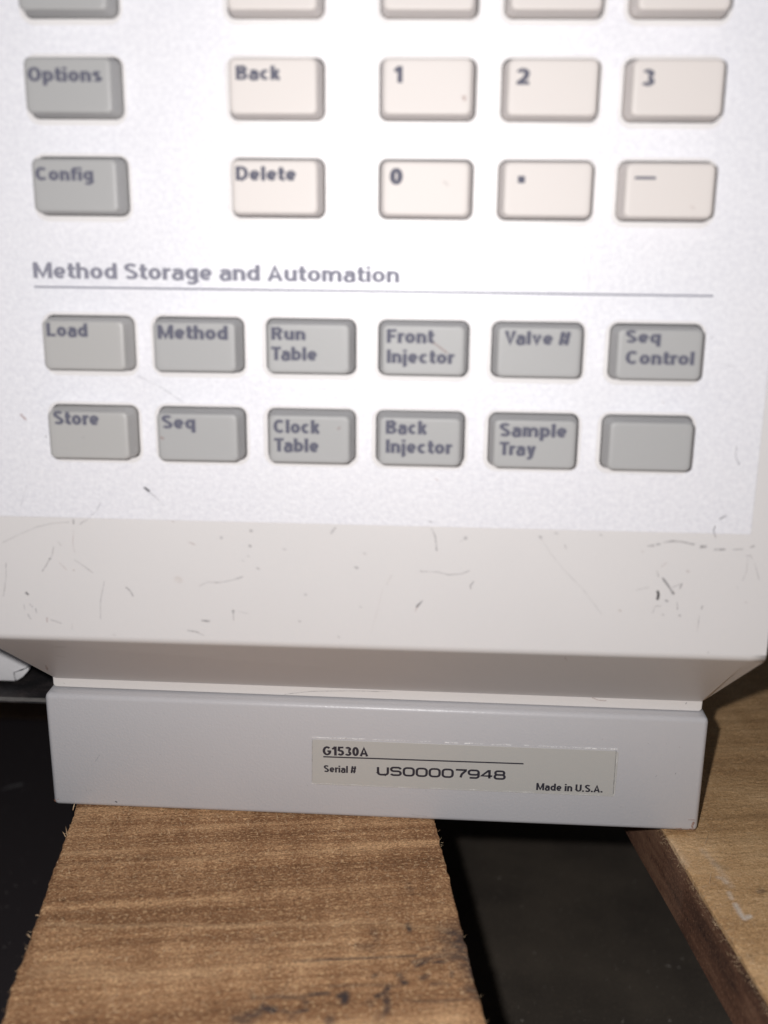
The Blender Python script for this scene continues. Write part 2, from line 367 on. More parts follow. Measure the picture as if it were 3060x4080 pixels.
def lettering(s, x0, x1, y0, cap, mtx, mat, parent, a=.128, b=.102, name='lettering', gap=.075):
    """text filling x0..x1 with its baseline at y0 and capitals 'cap' high, on the plane mtx"""
    g = glyphs(a, b); st = []; x = 0; prev = ''
    for ch in s:
        if ch == ' ': x += .30; prev = ch; continue
        if prev in 'TV' and prev and ch in 'arv': x -= .09
        w_, gs = g[ch]; st += [([(x+p, q) for p, q in pts], c) for pts, c in gs]; x += w_+(gap if ch not in 'tfrk' else gap*.6); prev = ch
    x -= gap; kx = (x1-x0)/x
    st = [([(x0+p*kx, y0+q*cap*1.06) for p, q in pts], c) for pts, c in st]
    o = link(name, stroke_mesh(name, st, a*kx*1.05, b*cap*1.08), mat, parent); place(o, mtx); return o

# keys ---------------------------------------------------------------
def key_mesh():
    rings = [(0, -.0030, .0014), (0, -.0002, .0014), (.00005, .0003, .0014), (.00056, .0039, .0011), (.00066, .0043, .00105), (.00080, .00455, .0010), (.00100, .00467, .0009), (.0014, .0047, .0008), (.0022, .00468, .0006)]
    V, Fc = [], []; n = None
    for ins, h, r in rings:
        pts = rrect(0, 0, KW-2*ins, KH-1.3*ins, r, 5); n = len(pts)
        V += [(a, b, h) for a, b in pts]
    for k in range(len(rings)-1):
        for i in range(n): j = (i+1) % n; Fc.append((k*n+i, k*n+j, (k+1)*n+j, (k+1)*n+i))
    Fc.append(tuple((len(rings)-1)*n+i for i in range(n)))
    return mesh('key', V, Fc)
kms = {}
for km in (G, Wk, WG):
    me = key_mesh(); me.materials.append(M[km])
    for f in me.polygons: f.use_smooth = True
    kms[km] = me
keyobj = {}; kz = {}
for (x, s, mt, lab, tx, rk) in keys:
    k = bpy.data.objects.new('key', kms[mt]); C.objects.link(k); k.parent = inst; k['label'] = lab
    jx, js = random.uniform(-.00006, .00006), random.uniform(-.00006, .00006)
    dz = random.uniform(-.00006, .00006); kz[rk] = dz
    km = FACE @ Matrix.Translation((x+jx, s+js, dz)) @ Matrix.Rotation(random.uniform(-.004, .004), 4, 'Z')
    place(k, km); keyobj[rk] = k
    for (st, a, b_, top, base) in tx:
        xa, sb = face_px(a, base, KHT); xb, _ = face_px(b_, base, KHT); _, stp = face_px(a, top, KHT)
        lettering(st, xa, xb, sb, stp-sb, FACE @ Matrix.Translation((0, 0, KHT+.00002+dz)), 'ink', k)
def patch(px0, py0, px1, py1, d, mat, parent, name):
    xa, sa = face_px(px0, py0, d); xb, sb = face_px(px1, py1, d)
    bm = bmesh.new(); box(bm, min(xa, xb), max(xa, xb), min(sa, sb), max(sa, sb), 0, .00003)
    o = bm_obj(name, bm, mat, parent); place(o, FACE @ Matrix.Translation((0, 0, d))); return o
patch(2064, 701, 2091, 730, KHT+kz[(2, 3)], 'ink', keyobj[(2, 3)], 'lettering')
patch(2530, 703, 2613, 715, KHT+kz[(2, 4)], 'ink', keyobj[(2, 4)], 'lettering')
# for children of parts: matrix_world was set before parenting is evaluated, so re-apply at the end
# heading and rule
xa, sb = face_px(134, 1108, .0003); xb, _ = face_px(1591, 1117, .0003); _, st = face_px(134, 1048, .0003)
lettering('Method Storage and Automation', xa, xb, sb, st-sb, FACE @ Matrix.Translation((0, 0, .00026)), 'ink_grey', film, .112, .09, 'printed_heading')
xa, sa = face_px(136, 1148, .0003); xb, sb = face_px(2843, 1174, .0003)
bm = bmesh.new(); box(bm, xa, xb, (sa+sb)/2-.00017, (sa+sb)/2+.00017, 0, .00003)
o = bm_obj('printed_rule', bm, 'ink_grey', film); place(o, FACE @ Matrix.Translation((0, 0, .00024)))

# cream strip --------------------------------------------------------
ze = CH_END.z
def bar(name, x0, x1, z0, z1, yf, depth, r, mat, parent, bev):
    me = plate(name, [rrect((x0+x1)/2, (z0+z1)/2, x1-x0, z1-z0, r, 5)], depth, bev)
    o = link(name, me, mat, parent); place(o, Matrix.Translation((0, yf+depth/2, 0)) @ Matrix.Rotation(.0075, 4, 'Y') @ Matrix.Rotation(math.radians(90), 4, 'X')); return o
gap_ = bm_obj('gap_shade', (lambda b: (box(b, .003, .157, .0052, .012, .0302, .0325), b)[1])(bmesh.new()), 'void', inst)  # box coloured dark to give the gap below the strip its shade
bar('cream_strip', .0011, .1587, .0306, ze+.0022, .0034-.0004, .006, .0009, 'strip', inst, .0003)
place(gap_, Matrix.Rotation(.0055, 4, 'Y'))
# grey steel base ----------------------------------------------------
BW, BH = .1601, .0301
bm = bmesh.new(); box(bm, 0, BW, 0, .30, -.0006, BH)
for v in bm.verts:
    if v.co.x > .1: v.co.z -= .0009                    # the cover hangs a little lower at the right
bevel(bm, .0013, 4)
base = bm_obj('base_cover', bm, 'base', inst, True)
# serial label -------------------------------------------------------
FR = Matrix.Rotation(math.radians(90), 4, 'X')           # local x, y up, z towards the viewer
lab = link('serial_label', plate('serial_label', [rrect(.10235, .01453, .0739, .0123, .0007, 4)], .00016, .00004), 'label', inst)
place(lab, FR @ Matrix.Rotation(-.006, 4, 'Z'))
def fpx(px, py): q = on(px, py, (0, -.0001, 0), Vector((0, 1, 0))); return q.x, q.z
LM = FR @ Matrix.Translation((0, 0, .0001))
def ltext(s, a, ya, b_, yb, top, bold, mat='ink_black', rot=-.006):
    xa, za = fpx(a, ya); xb, zb = fpx(b_, yb); _, zt = fpx(a, top)
    me = lettering(s, 0, xb-xa, 0, zt-za, LM @ Matrix.Translation((xa, za, 0)) @ Matrix.Rotation(math.atan2(zb-za, xb-xa), 4, 'Z'), mat, lab, .118, .094)
ltext('G1530A', 1286, 3009, 1467, 3014, 2975, .025)
ltext('Serial #', 1290, 3076, 1419, 3081, 3050, .02)
ltext('Made in U.S.A.', 2136, 3148, 2400, 3158, 3121, .025)
xa, za = fpx(1288, 3015); xb, zb = fpx(2086, 3043)
bm = bmesh.new(); box(bm, 0, xb-xa, -.00017, .00017, 0, .00003)
o = bm_obj('printed_rule', bm, 'ink_black', lab); place(o, LM @ Matrix.Translation((xa, za, 0)) @ Matrix.Rotation(math.atan2(zb-za, xb-xa), 4, 'Z'))
# the wide typewriter-like serial number, drawn as strokes
def arc_(cx, cy, rx, ry, a0, a1, n=10): return [(cx+rx*math.cos(math.radians(a0+(a1-a0)*k/n)), cy+ry*math.sin(math.radians(a0+(a1-a0)*k/n))) for k in range(n+1)]
def rr(x0, x1, y0, y1, r): return rrect((x0+x1)/2, (y0+y1)/2, x1-x0, y1-y0, r, 4)
GL = {
 'U': [([(0, 1), (0, .3)]+arc(.3, .3, .3, .3, 180, 270, 5)+[(.7, 0)]+arc(.7, .3, .3, .3, 270, 360, 5)+[(1, 1)], False)],
 'S': [([(1, .8)]+arc(.72, .78, .26, .22, 20, 90, 4)+arc(.28, .76, .26, .24, 90, 270, 8)+arc(.72, .26, .27, .26, 90, -90, 8)+arc(.28, .24, .27, .24, 270, 200, 4), False)],
 '0': [(rr(0, 1, 0, 1, .32), True)],
 '7': [([(0, 1), (1, 1), (1, .9), (.62, .45), (.5, 0)], False)],
 '9': [(rr(0, 1, .42, 1, .27), True), ([(1, .7), (1, .3)]+arc(.7, .28, .3, .28, 0, -90, 5)+[(.1, 0)], False)],
 '4': [([(.78, 0), (.78, 1), (.66, 1), (0, .32), (1.08, .32)], False)],
 '8': [(rr(.06, .94, .52, 1, .22), True), (rr(0, 1, 0, .52, .25), True)],
}
def stroke_text(s, w_, h_, adv, sw, mtx, mat, parent):
    st = [([((k*adv+p*w_), q*h_) for p, q in pts], c) for k, ch in enumerate(s) for pts, c in GL[ch]]
    o = link('lettering', stroke_mesh('lettering', st, sw/2, sw*.42), mat, parent); place(o, mtx); return o
xa, za = fpx(1506, 3086); xb, zb = fpx(2009, 3104); _, zt = fpx(1506, 3056)
adv = (xb-xa)/9.74
stroke_text('US00007948', adv*.76, zt-za, adv, .00060, LM @ Matrix.Translation((xa, za, 0)) @ Matrix.Rotation(math.atan2(zb-za, xb-xa), 4, 'Z'), 'ink_black', lab)

# white panel of the instrument further back at the left, and the black tray under it
bm = bmesh.new(); box(bm, -.20, -.0219, .045, .2, .0110, .20)
for v in bm.verts:
    if v.co.x > -.1 and v.co.z < .02: v.co.x -= .0047; 
cut = bmesh.ops.bisect_plane(bm, geom=bm.verts[:]+bm.edges[:]+bm.faces[:], plane_co=(0, 0, .0158), plane_no=(0, 0, 1))
for v in bm.verts:
    if v.co.x > -.1 and abs(v.co.z-.0158) < 1e-5: v.co.x = -.0219
bmesh.ops.bevel(bm, geom=bm.edges[:], offset=.0009, segments=3, profile=.5, affect='EDGES')
panel = bm_obj('side_panel', bm, 'panel', inst, True)
bm = bmesh.new()
pp = [(q.x, q.z) for q in (on(a, b, (0, .0443, 0), Vector((0, 1, 0))) for a, b in ((57, 2680), (88, 2670), (115, 2656), (112, 2674), (90, 2698), (68, 2712), (60, 2704)))]
vs = [bm.verts.new((a, .0443, b)) for a, b in pp]; f = bm.faces.new(vs)
r_ = bmesh.ops.extrude_face_region(bm, geom=[f]); 
for v in r_['geom']:
    if isinstance(v, bmesh.types.BMVert): v.co.y += .002
bmesh.ops.recalc_face_normals(bm, faces=bm.faces[:]); bevel(bm, .0002, 2)
bm_obj('folded_corner', bm, 'panel', panel, True)
bm = bmesh.new(); box(bm, -.30, -.0008, .0370, .24, .0086, .0096); tray = bm_obj('bottom_tray', bm, 'tray', inst)
V, Fc = [], []
nx = 160
for i in range(nx+1):
    x = -.30+(.2992)*i/nx; hgt = .00035+.0003*noise.noise(Vector((x*220, 0, 3)))
    for (dy, dz) in ((.0002, -hgt*1.4), (-.0003, -hgt), (-.0003, .00012), (.0006, .00035+.00015*noise.noise(Vector((x*300, 5, 3)))), (.0012, .00002)): V.append((x, .0370+dy, .0096+dz))
for i in range(nx):
    for k in range(4): Fc.append((i*5+k, i*5+k+1, i*5+5+k+1, i*5+5+k))
link('worn_edge', mesh('worn_edge', V, [f[::-1] for f in Fc]), 'tray_edge', tray)

CRACK = [([(116, 2653), (104, 2661), (88, 2668), (70, 2674), (56, 2679)], 5, .95, 'd'), ([(56, 2679), (57, 2695), (62, 2712)], 5, .8, 'd')]
# ------------------------------------------------------------------ scuffs, painted edge glint and shade: soft ribbons lying on a surface
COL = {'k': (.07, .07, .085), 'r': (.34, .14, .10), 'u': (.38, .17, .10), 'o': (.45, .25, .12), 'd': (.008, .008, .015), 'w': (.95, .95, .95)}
def ribbons(name, marks, tomesh, nrm, parent, lift=.00006, pxm=1/21500):
    V, Fc, Cc = [], [], []
    for pts, wpx, al, ck in marks:
        P3 = [tomesh(*q) for q in pts]
        if len(P3) == 1: P3 = [P3[0]+Vector((-1, 0, .5)).normalized()*wpx*pxm*.35, P3[0]+Vector((1, 0, -.5)).normalized()*wpx*pxm*.35]
        # resample
        R = []
        for a, b in zip(P3[:-1], P3[1:]):
            k = max(1, int((b-a).length/.0006))
            R += [a.lerp(b, i/k) for i in range(k)]
        R.append(P3[-1])
        if len(R) == 2: R = [R[0], R[0].lerp(R[1], .5), R[1]]
        hw = wpx*pxm*.75; n = len(R); b0 = len(V)
        dirs = [(R[min(i+1, n-1)]-R[max(i-1, 0)]).normalized() for i in range(n)]
        R = [R[0]-dirs[0]*hw*.6]+R+[R[-1]+dirs[-1]*hw*.6]; dirs = [dirs[0]]+dirs+[dirs[-1]]; n += 2
        for i in range(n):
            sd = nrm.cross(dirs[i]).normalized()
            wv = hw*(.75+.5*noise.noise(R[i]*900)); av = al*(.8+.6*noise.noise(R[i]*700+Vector((3, 1, 9))))
            if i in (0, n-1): av = 0; wv *= .5
            for q, aa in ((-1, 0), (-.35, 1), (.35, 1), (1, 0)):
                V.append(R[i]+sd*wv*q+nrm*lift); Cc.append((*COL[ck], max(0, min(1, av*aa))))
        for i in range(n-1):
            for k in range(3): Fc.append((b0+i*4+k, b0+i*4+k+1, b0+i*4+5+k, b0+i*4+4+k))
    me = mesh(name, V, Fc)
    ca = me.color_attributes.new('mark', 'FLOAT_COLOR', 'POINT'); ca.data.foreach_set('color', np.array(Cc, dtype=np.float32).ravel())
    o = link(name, me, 'scuff_and_glint', parent); o['kind'] = 'stuff'; return o
def z1(q): return [([(a*.6028, 2050+b*.6028) for a, b in p], w_*.6028, al, c) for p, w_, al, c in q]
def sh(q, dx, y0=2050, sc=.6028): return [([(dx+a*sc, y0+b*sc) for a, b in p], w_*sc, al, c) for p, w_, al, c in q]
face_marks = sh([
 ([(20,185),(130,130),(250,80),(350,58),(455,50)],9,.22,'k'), ([(487,100),(482,200),(495,250)],5,.35,'r'), ([(485,33),(487,60)],12,.5,'k'),
 ([(530,65),(545,50),(580,35)],8,.4,'k'), ([(355,215),(345,270),(328,295),(300,345),(278,375)],7,.4,'k'), ([(330,293)],12,.5,'k'),
 ([(395,320),(440,365)],7,.3,'r'), ([(488,368)],9,.35,'o'), ([(495,300),(560,345),(615,385)],6,.4,'k'), ([(40,320),(41,400),(30,500),(22,540)],5,.45,'k'),
 ([(172,515),(185,528)],17,.8,'k'), ([(195,590),(215,610)],7,.45,'k'), ([(235,620),(243,650)],6,.4,'k'), ([(158,595),(165,630)],5,.35,'k'), ([(185,660),(205,692)],7,.65,'k'),
 ([(312,680),(312,708)],9,.55,'r'), ([(335,695),(405,718)],8,.4,'k'), ([(690,440),(672,530),(665,580),(665,690)],6,.35,'k'), ([(835,482),(862,505),(880,538)],11,.5,'k'),
 ([(1245,180),(1290,200)],12,.3,'r'), ([(1320,472),(1370,445),(1450,450),(1530,435),(1605,410)],10,.32,'k'), ([(1180,430)],40,.12,'o'),
 ([(1542,635),(1542,648)],20,.6,'k'), ([(1542,650),(1545,700)],10,.3,'k'), ([(1335,700),(1385,705)],14,.5,'k'), ([(1240,765),(1300,775),(1350,800)],9,.4,'k'), ([(1463,153)],16,.3,'k'),
 ([(480,720),(475,760)],6,.25,'k'), ([(1120,30),(1150,50)],14,.25,'r'), ([(755,795)],14,.25,'k'), ([(385,180),(405,205)],7,.25,'k'), ([(1580,640),(1640,655)],6,.2,'k')], 0)
face_marks += sh([([(168,108)],18,.38,'k'),([(160,208)],17,.38,'k'),([(150,275)],14,.2,'k'),([(115,305)],14,.2,'k'),([(213,357)],18,.42,'k'),([(388,230)],17,.22,'k'),([(917,258)],17,.25,'k'),
 ([(862,350)],20,.38,'k'),([(527,530)],15,.22,'k'),([(487,705)],15,.32,'k'),([(890,610)],15,.18,'k'),([(745,808)],13,.28,'k'),([(695,125),(725,85)],15,.38,'k'),
 ([(1360,90),(1385,150),(1393,240)],13,.32,'k'),([(1585,155)],20,.5,'k'),([(1548,180),(1585,158)],7,.3,'k'),([(1285,375),(1400,380),(1470,398),(1560,392),(1610,370)],10,.28,'k'),
 ([(1260,610),(1300,570)],18,.6,'k'),([(1250,640),(1270,605)],9,.3,'r'),([(1640,440),(1615,470),(1620,490)],11,.38,'k'),([(1095,400),(1065,460)],12,.14,'r'),([(1040,480),(1000,640),(960,780)],8,.08,'r')], 900)
face_marks += sh([([(157,150)],20,.42,'k'),([(260,125)],18,.32,'k'),([(555,135)],15,.3,'k'),([(315,200),(325,225)],13,.3,'k'),([(165,165),(225,260),(310,365),(440,500),(560,660)],6,.2,'k'),
 ([(865,208),(905,205)],15,.42,'k'),([(925,198),(945,195)],13,.42,'k'),([(970,185),(1030,175),(1090,180),(1170,198)],15,.42,'k'),([(1215,212),(1248,212)],22,.6,'k'),([(1305,232),(1375,230)],15,.42,'k'),
 ([(1430,232),(1490,228)],14,.38,'k'),([(1545,215),(1568,208)],16,.5,'k'),([(1515,275),(1545,270),(1555,295)],8,.38,'k'),([(1525,290),(1518,370),(1490,440)],6,.32,'k'),([(1570,320),(1600,430)],7,.28,'k'),
 ([(925,370),(935,410)],11,.38,'k'),([(955,345),(990,318)],9,.3,'r'),([(962,420),(1000,470),(1035,525)],16,.62,'k'),([(1030,480),(1090,455),(1075,490)],9,.42,'k'),
 ([(928,506),(935,530),(928,560)],30,1,'d'),([(930,510),(935,530),(928,555)],26,1,'d'),([(988,570)],18,.62,'k'),([(895,650),(915,605),(950,605)],11,.32,'k'),([(1058,580),(1060,625)],10,.42,'k'),([(1075,668)],13,.38,'k'),([(965,662)],13,.25,'k'),
 ([(1225,605),(1218,625)],10,.48,'k'),([(1205,670),(1190,770)],8,.22,'k'),([(1130,375)],15,.32,'r'),([(1512,580)],9,.42,'r'),([(680,635)],16,.28,'o'),([(1458,483)],9,.3,'k'),([(785,500),(870,480)],7,.22,'k'),([(1262,912)],11,.3,'k'),([(830,245)],12,.15,'r')], 2060)
fm = lambda d: (lambda px, py: on(px, py, P(0, .05, d), FN))
face_marks = [(p_, w_*1.3, a_*(.72 if c_ != 'd' else 1), c_) if c_ != 'd' else (p_, w_*.72, a_, c_) for p_, w_, a_, c_ in face_marks]
ribbons('scuff_marks', face_marks, fm(0), FN, face)
film_marks = sh([([(955,402),(985,425)],22,.8,'k'),([(985,430),(1040,475),(1085,525)],8,.35,'k'),([(665,500),(640,555),(600,590)],7,.3,'k'),([(175,390),(140,520)],6,.25,'k')], 0, 1700)
film_marks += sh([([(1380,8),(1340,30)],18,.5,'k'),([(1310,75),(1298,105),(1312,150)],11,.5,'k'),([(1352-1925+1925-1160,45)],2,.0,'k')], 2060)
film_marks += [([(1715,2078)],11,.5,'k'), ([(84,1652),(103,1672)],12,.55,'r'), ([(545,1495),(645,1545),(728,1601)],6,.22,'k'), ([(2640,1600),(2645,1606)],9,.25,'r'), ([(2925,1460),(2870,1450)],5,.2,'k'), ([(2835,1345)],8,.4,'k'),
 ([(2935,1780),(2930,1820),(2945,1850)],8,.3,'k'), ([(2345,1095),(2350,1118)],7,.2,'r'), ([(1715,1105),(1712,1120)],8,.25,'k'), ([(1735,1905),(1745,1915)],9,.2,'r'), ([(320,1280),(325,1265)],4,.2,'k'), ([(185,1735),(182,1742)],7,.4,'k')]
ribbons('scuff_marks', film_marks, fm(.00024), FN, film)
for rk, mk in (((1, 2), [([(1842,388),(1852,385),(1850,400)],8,.6,'r')]), ((2, 2), [([(1770,725),(1785,738)],10,.25,'k')]), ((2, 4), [([(2752,820),(2765,832)],8,.35,'r')]),
               ((3, 3), [([(1728,1366),(1783,1407)],7,.6,'r')]), ((4, 2), [([(1346,1710),(1356,1702)],8,.5,'r')]), ((4, 1), [([(641,1743),(652,1747)],10,.5,'r')]), ((4, 0), [([(333,1742)],8,.25,'k')])):
    ribbons('scuff_marks', mk, fm(KHT+kz[rk]), FN, keyobj[rk])
# on the chamfer, strip and base
cm = lambda px, py: on(px, py, CH_END, nch)
ribbons('scuff_marks', [([(1840,2683),(1858,2683)],12,.5,'k'),([(2250,2618),(2262,2635),(2260,2655)],7,.35,'r'),([(221,2577),(258,2577)],9,.25,'k'),([(220,2610),(262,2618)],9,.2,'k'),([(373,2635)],7,.35,'k'),
 ([(760,2610),(800,2620)],7,.15,'k'),([(1020,2665)],7,.3,'k'),([(1580,2727)],8,.5,'k'),([(182,2650),(190,2670)],12,.35,'r'),([(2380,2560+60)],12,.15,'k'),([(3015,2660-20),(2900,2700)],6,.1,'r')], cm, nch, body)
YP = Vector((0, -1, 0))
sm = lambda y: (lambda px, py: on(px, py, (0, y, 0), Vector((0, 1, 0))))
ribbons('scuff_marks', [([(1134,2766),(1240,2754),(1400,2752),(1560,2756)],5,.28,'k'),([(2360,2780),(2385,2790),(2415,2791)],6,.35,'r'),([(256,2722)],4,.5,'k'),([(2736,2798),(2732,2804)],4,.5,'k')], sm(.0030), YP, bpy.data.objects['cream_strip'])
bmk = [([(460,3193),(466,3196)],8,1,'d'),([(417,3175)],4,.7,'d'),([(378,3036),(397,3008)],3,.4,'k'),([(304,2962)],3,.6,'k'),([(2612,3095),(2618,3088)],3,.35,'k'),([(2690,3084),(2693,3080)],3,.6,'k'),
 ([(404,3175)],3,.4,'k'),([(1640,3245),(1700,3252)],3,.35,'k'),([(2474,3215)],3,.5,'k'),([(2551,3291)],3,.6,'d'),([(218,3184),(222,3190)],5,.6,'r'),([(232,3182)],4,.5,'r'),([(235,2790),(243,2812)],3,.2,'w'),([(345,2795)],3,.4,'w')]
random.seed(3)
for k in range(60):
    x_, y_ = random.uniform(230, 2740), random.uniform(2830, 3180)
    bmk.append(([(x_, y_), (x_+random.uniform(-6, 6), y_+random.uniform(-6, 6))], random.uniform(2, 3.5), random.uniform(.1, .3), random.choice('kkwr')))
ribbons('scuff_marks', bmk, sm(-.00002), YP, base, .00004)
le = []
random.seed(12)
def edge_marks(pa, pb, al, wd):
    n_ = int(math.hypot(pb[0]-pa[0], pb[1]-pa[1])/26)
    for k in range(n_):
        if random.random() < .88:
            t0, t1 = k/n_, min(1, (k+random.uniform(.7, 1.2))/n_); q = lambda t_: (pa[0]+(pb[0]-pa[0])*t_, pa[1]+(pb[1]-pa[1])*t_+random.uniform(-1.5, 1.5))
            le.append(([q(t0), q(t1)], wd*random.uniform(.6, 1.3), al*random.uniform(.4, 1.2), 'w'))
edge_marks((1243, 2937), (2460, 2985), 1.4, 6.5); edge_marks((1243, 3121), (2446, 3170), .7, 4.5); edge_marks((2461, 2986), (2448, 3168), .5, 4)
ribbons('edge_glint', le, sm(-.0001), YP, lab, .00005)  # glint of the label film's edges, painted as broken white ribbons
ribbons('edge_shade', [([(2455, 2990), (2443, 3162)], 4, .55, 'k'), ([(1244, 2945), (1243, 3112)], 4, .3, 'k')], sm(-.0001), YP, lab, .00003)  # shade along the label's two sides, painted as dark ribbons
ribbons('crack', CRACK, sm(.0441), YP, panel, .00004, 1/13000)
rs = [([(2744,3266),(2768,3267)],8,.5,'u'),([(2764,3276),(2757,3292),(2762,3304)],15,.6,'u'),([(2748,3303),(2766,3307)],9,.9,'u'),([(2690,3300),(2715,3301)],5,.7,'u'),([(2735,3306),(2760,3304)],5,.6,'r'),([(2700,3308),(2740,3309)],3,.5,'u'),([(217,3188),(222,3193)],9,.9,'u'),([(231,3186)],5,.7,'u')]
o = ribbons('rust_mark', rs, sm(-.00002), YP, base, .00004)

# ------------------------------------------------------------------ the pallet
pal = bpy.data.objects.new('wooden_pallet', None); C.objects.link(pal)
tag(pal, 'rough sawn wooden pallet with two visible deck boards carrying the instrument', 'pallet')
ANG = -0.142958613
BR = Matrix.Rotation(-ANG, 4, 'Z')       # board axis: x = x0 + tan(ANG)*y
def seg_dist(X, Y, pts):
    d = np.full(X.shape, 9.0)
    if len(pts) == 1: return np.hypot(X-pts[0][0], Y-pts[0][1])
    for (a, b), (c_, e) in zip(pts[:-1], pts[1:]):
        L2 = (c_-a)**2+(e-b)**2+1e-12; tt = np.clip(((X-a)*(c_-a)+(Y-b)*(e-b))/L2, 0, 1)
        d = np.minimum(d, np.hypot(X-a-tt*(c_-a), Y-b-tt*(e-b)))
    return d
def board(name, origin, width, ztop, mat, seed, stains=(), pales=(), rough=.00022, ymin=-.14, ymax=.42, fine=(-.075, .10), res=.00042):
    inv = (Matrix.Translation(origin) @ BR).inverted()
    ys = list(np.arange(ymin, fine[0], .003))+list(np.arange(fine[0], fine[1], res))+list(np.arange(fine[1], ymax, .006))
    xs = np.linspace(0, width, int(width/res)+1); nx = len(xs); ny = len(ys)
    V = np.zeros((ny, nx+6, 3))
    def nz(x, y, z): return noise.noise(Vector((x, y, z)))
    for j, y in enumerate(ys):
        eL = .0005*nz(y*90, seed, 1)+.00035*nz(y*420, seed, 2)
        eR = .0005*nz(y*70, seed, 3)+.00035*nz(y*380, seed, 4)
        xx = xs.copy(); xx += eL*(1-xs/width)**2+eR*(xs/width)**2
        saw = .00008*nz(0, y*260, seed)
        zz = np.array([saw+rough*(.8*nz(x*14, y*330, seed)+.6*nz(x*420, y*900, seed+7)) for x in xs])
        edge = np.minimum(xs, width-xs); zz -= .0006*np.exp(-edge/.0006)*(.6+.4*nz(y*300, 2, seed))
        V[j, 3:-3, 0] = xx; V[j, 3:-3, 1] = y; V[j, 3:-3, 2] = zz
        for side, idx in ((0, (2, 1, 0)), (1, (-3, -2, -1))):
            for q, dep in zip(idx, (-.0014, -.0085, -.0169)):
                xo = (0 if side == 0 else width)+.0004*nz(y*25, dep*900, seed+side)
                V[j, q] = (xo, y, dep)
    nn = nx+6; idx = np.arange(ny*nn).reshape(ny, nn)
    q = np.stack([idx[:-1, :-1], idx[:-1, 1:], idx[1:, 1:], idx[1:, :-1]], -1).reshape(-1, 4)
    bot = np.stack([idx[:-1, -1], idx[:-1, 0], idx[1:, 0], idx[1:, -1]], -1)
    me = bpy.data.meshes.new(name); me.from_pydata(V.reshape(-1, 3).tolist(), [], q.tolist()+bot.tolist()+[idx[0].tolist()[::-1], idx[-1].tolist()]); me.update()
    X, Y = V[..., 0], V[..., 1]
    for an, lst in (('stain', stains), ('pale', pales)):
        acc = np.zeros(X.shape)
        for pts, w_, al in lst:
            L_ = [(inv @ on(a, b, (0, 0, ztop), Vector((0, 0, 1)))).xy for a, b in pts]
            acc = np.maximum(acc, al*np.clip(1.35-seg_dist(X, Y, L_)/w_, 0, 1))
        at_ = me.attributes.new(an, 'FLOAT', 'POINT'); at_.data.foreach_set('value', acc.ravel().astype(np.float32))
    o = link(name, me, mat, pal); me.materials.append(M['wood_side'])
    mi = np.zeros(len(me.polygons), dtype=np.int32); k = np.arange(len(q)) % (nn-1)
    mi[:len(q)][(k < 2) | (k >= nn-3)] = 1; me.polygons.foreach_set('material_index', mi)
    place(o, Matrix.Translation(origin) @ BR)
    return o
cz = math.cos(ANG)
z4 = lambda q: [([(900+a*.633, 3450+b*.633) for a, b in p], w_, al) for p, w_, al in q]
st_left = z4([([(1430,470),(1500,520),(1545,590),(1570,680)],.0016,.8),([(1180,600),(1300,570),(1440,560)],.0006,.6),([(440,598),(700,582),(900,575),(1060,565),(1200,560)],.00035,.85),([(1200,625),(1290,585)],.0005,.8),([(1305,602),(1380,600)],.0006,.9),([(1145,360),(1157,405)],.0006,.9),
 ([(1090,680),(1110,710),(1130,735)],.0007,1),([(930,690),(945,682)],.0006,.8),([(1240,700),(1265,685)],.0007,.85),([(1025,750),(1000,800),(950,815)],.0007,.9),([(1010,810),(1015,900)],.0008,.8),
 ([(720,815),(755,800),(745,850)],.0009,.95),([(480,820),(570,800),(640,800)],.0007,.9),([(170,820),(330,815),(450,825)],.0006,.6),([(240,885),(300,905)],.0010,.95),([(70,945),(160,930),(200,920)],.0012,.75),([(360,910),(420,925),(510,900)],.0006,.7),([(500,855)],.0008,.7),
 ([(640,960),(660,965)],.0008,.7),([(910,860)],.001,.55),([(920,935),(990,945)],.0006,.5),([(1420,380),(1480,370)],.003,.35),([(1440,440),(1500,480),(1540,520)],.0035,.8),([(1400,460),(1470,520)],.002,.6),([(1420,545),(1480,580),(1530,600)],.0025,.7),([(1520,660),(1570,690)],.0022,.5),
 ([(1550,775),(1580,800)],.002,.6),([(1300,740),(1400,740)],.0006,.5),([(1130,845),(1280,850),(1500,835)],.0004,.55),([(1420,660),(1425,690)],.0004,.7),([(660,750),(900,745),(1100,750)],.0005,.35),([(100,1000),(200,960)],.001,.5),
 ([(1380,545),(1300,560)],.0006,.5),([(1150,110),(1165,165)],.0008,.35),([(930,400),(945,460)],.0009,.35),([(1320,510),(1230,520)],.0007,.4),([(850,500),(900,505)],.0016,.3),([(170,480),(190,470)],.002,.2)])
pale_left = [([(180,3675),(420,3690),(700,3682),(900,3690),(1100,3676)],.0007,.35),([(1100,3682),(1500,3672),(1780,3700)],.0007,.25),([(250,3400),(500,3404),(800,3424),(900,3425)],.0007,.15),([(140,3870),(300,3860),(500,3885),(860,3880)],.0018,.2),([(1150,3760),(1320,3755)],.0002,.7)]
bl = board('deck_board', Vector((.00565, 0, -.0010)), .0902*cz, -.0008, 'wood', 11, st_left, pale_left)
bl['label'] = 'brown rough board with black stains near its right edge, left of the gap'
st_right = [([(3030,3530),(3040,3525)],.0009,.7),([(2990,3795)],.001,.4),([(2850,3420),(2890,3440)],.001,.25)]
z5 = lambda q: [([(2400+a*.3978, 3200+b*.3978) for a, b in p], w_, al) for p, w_, al in q]
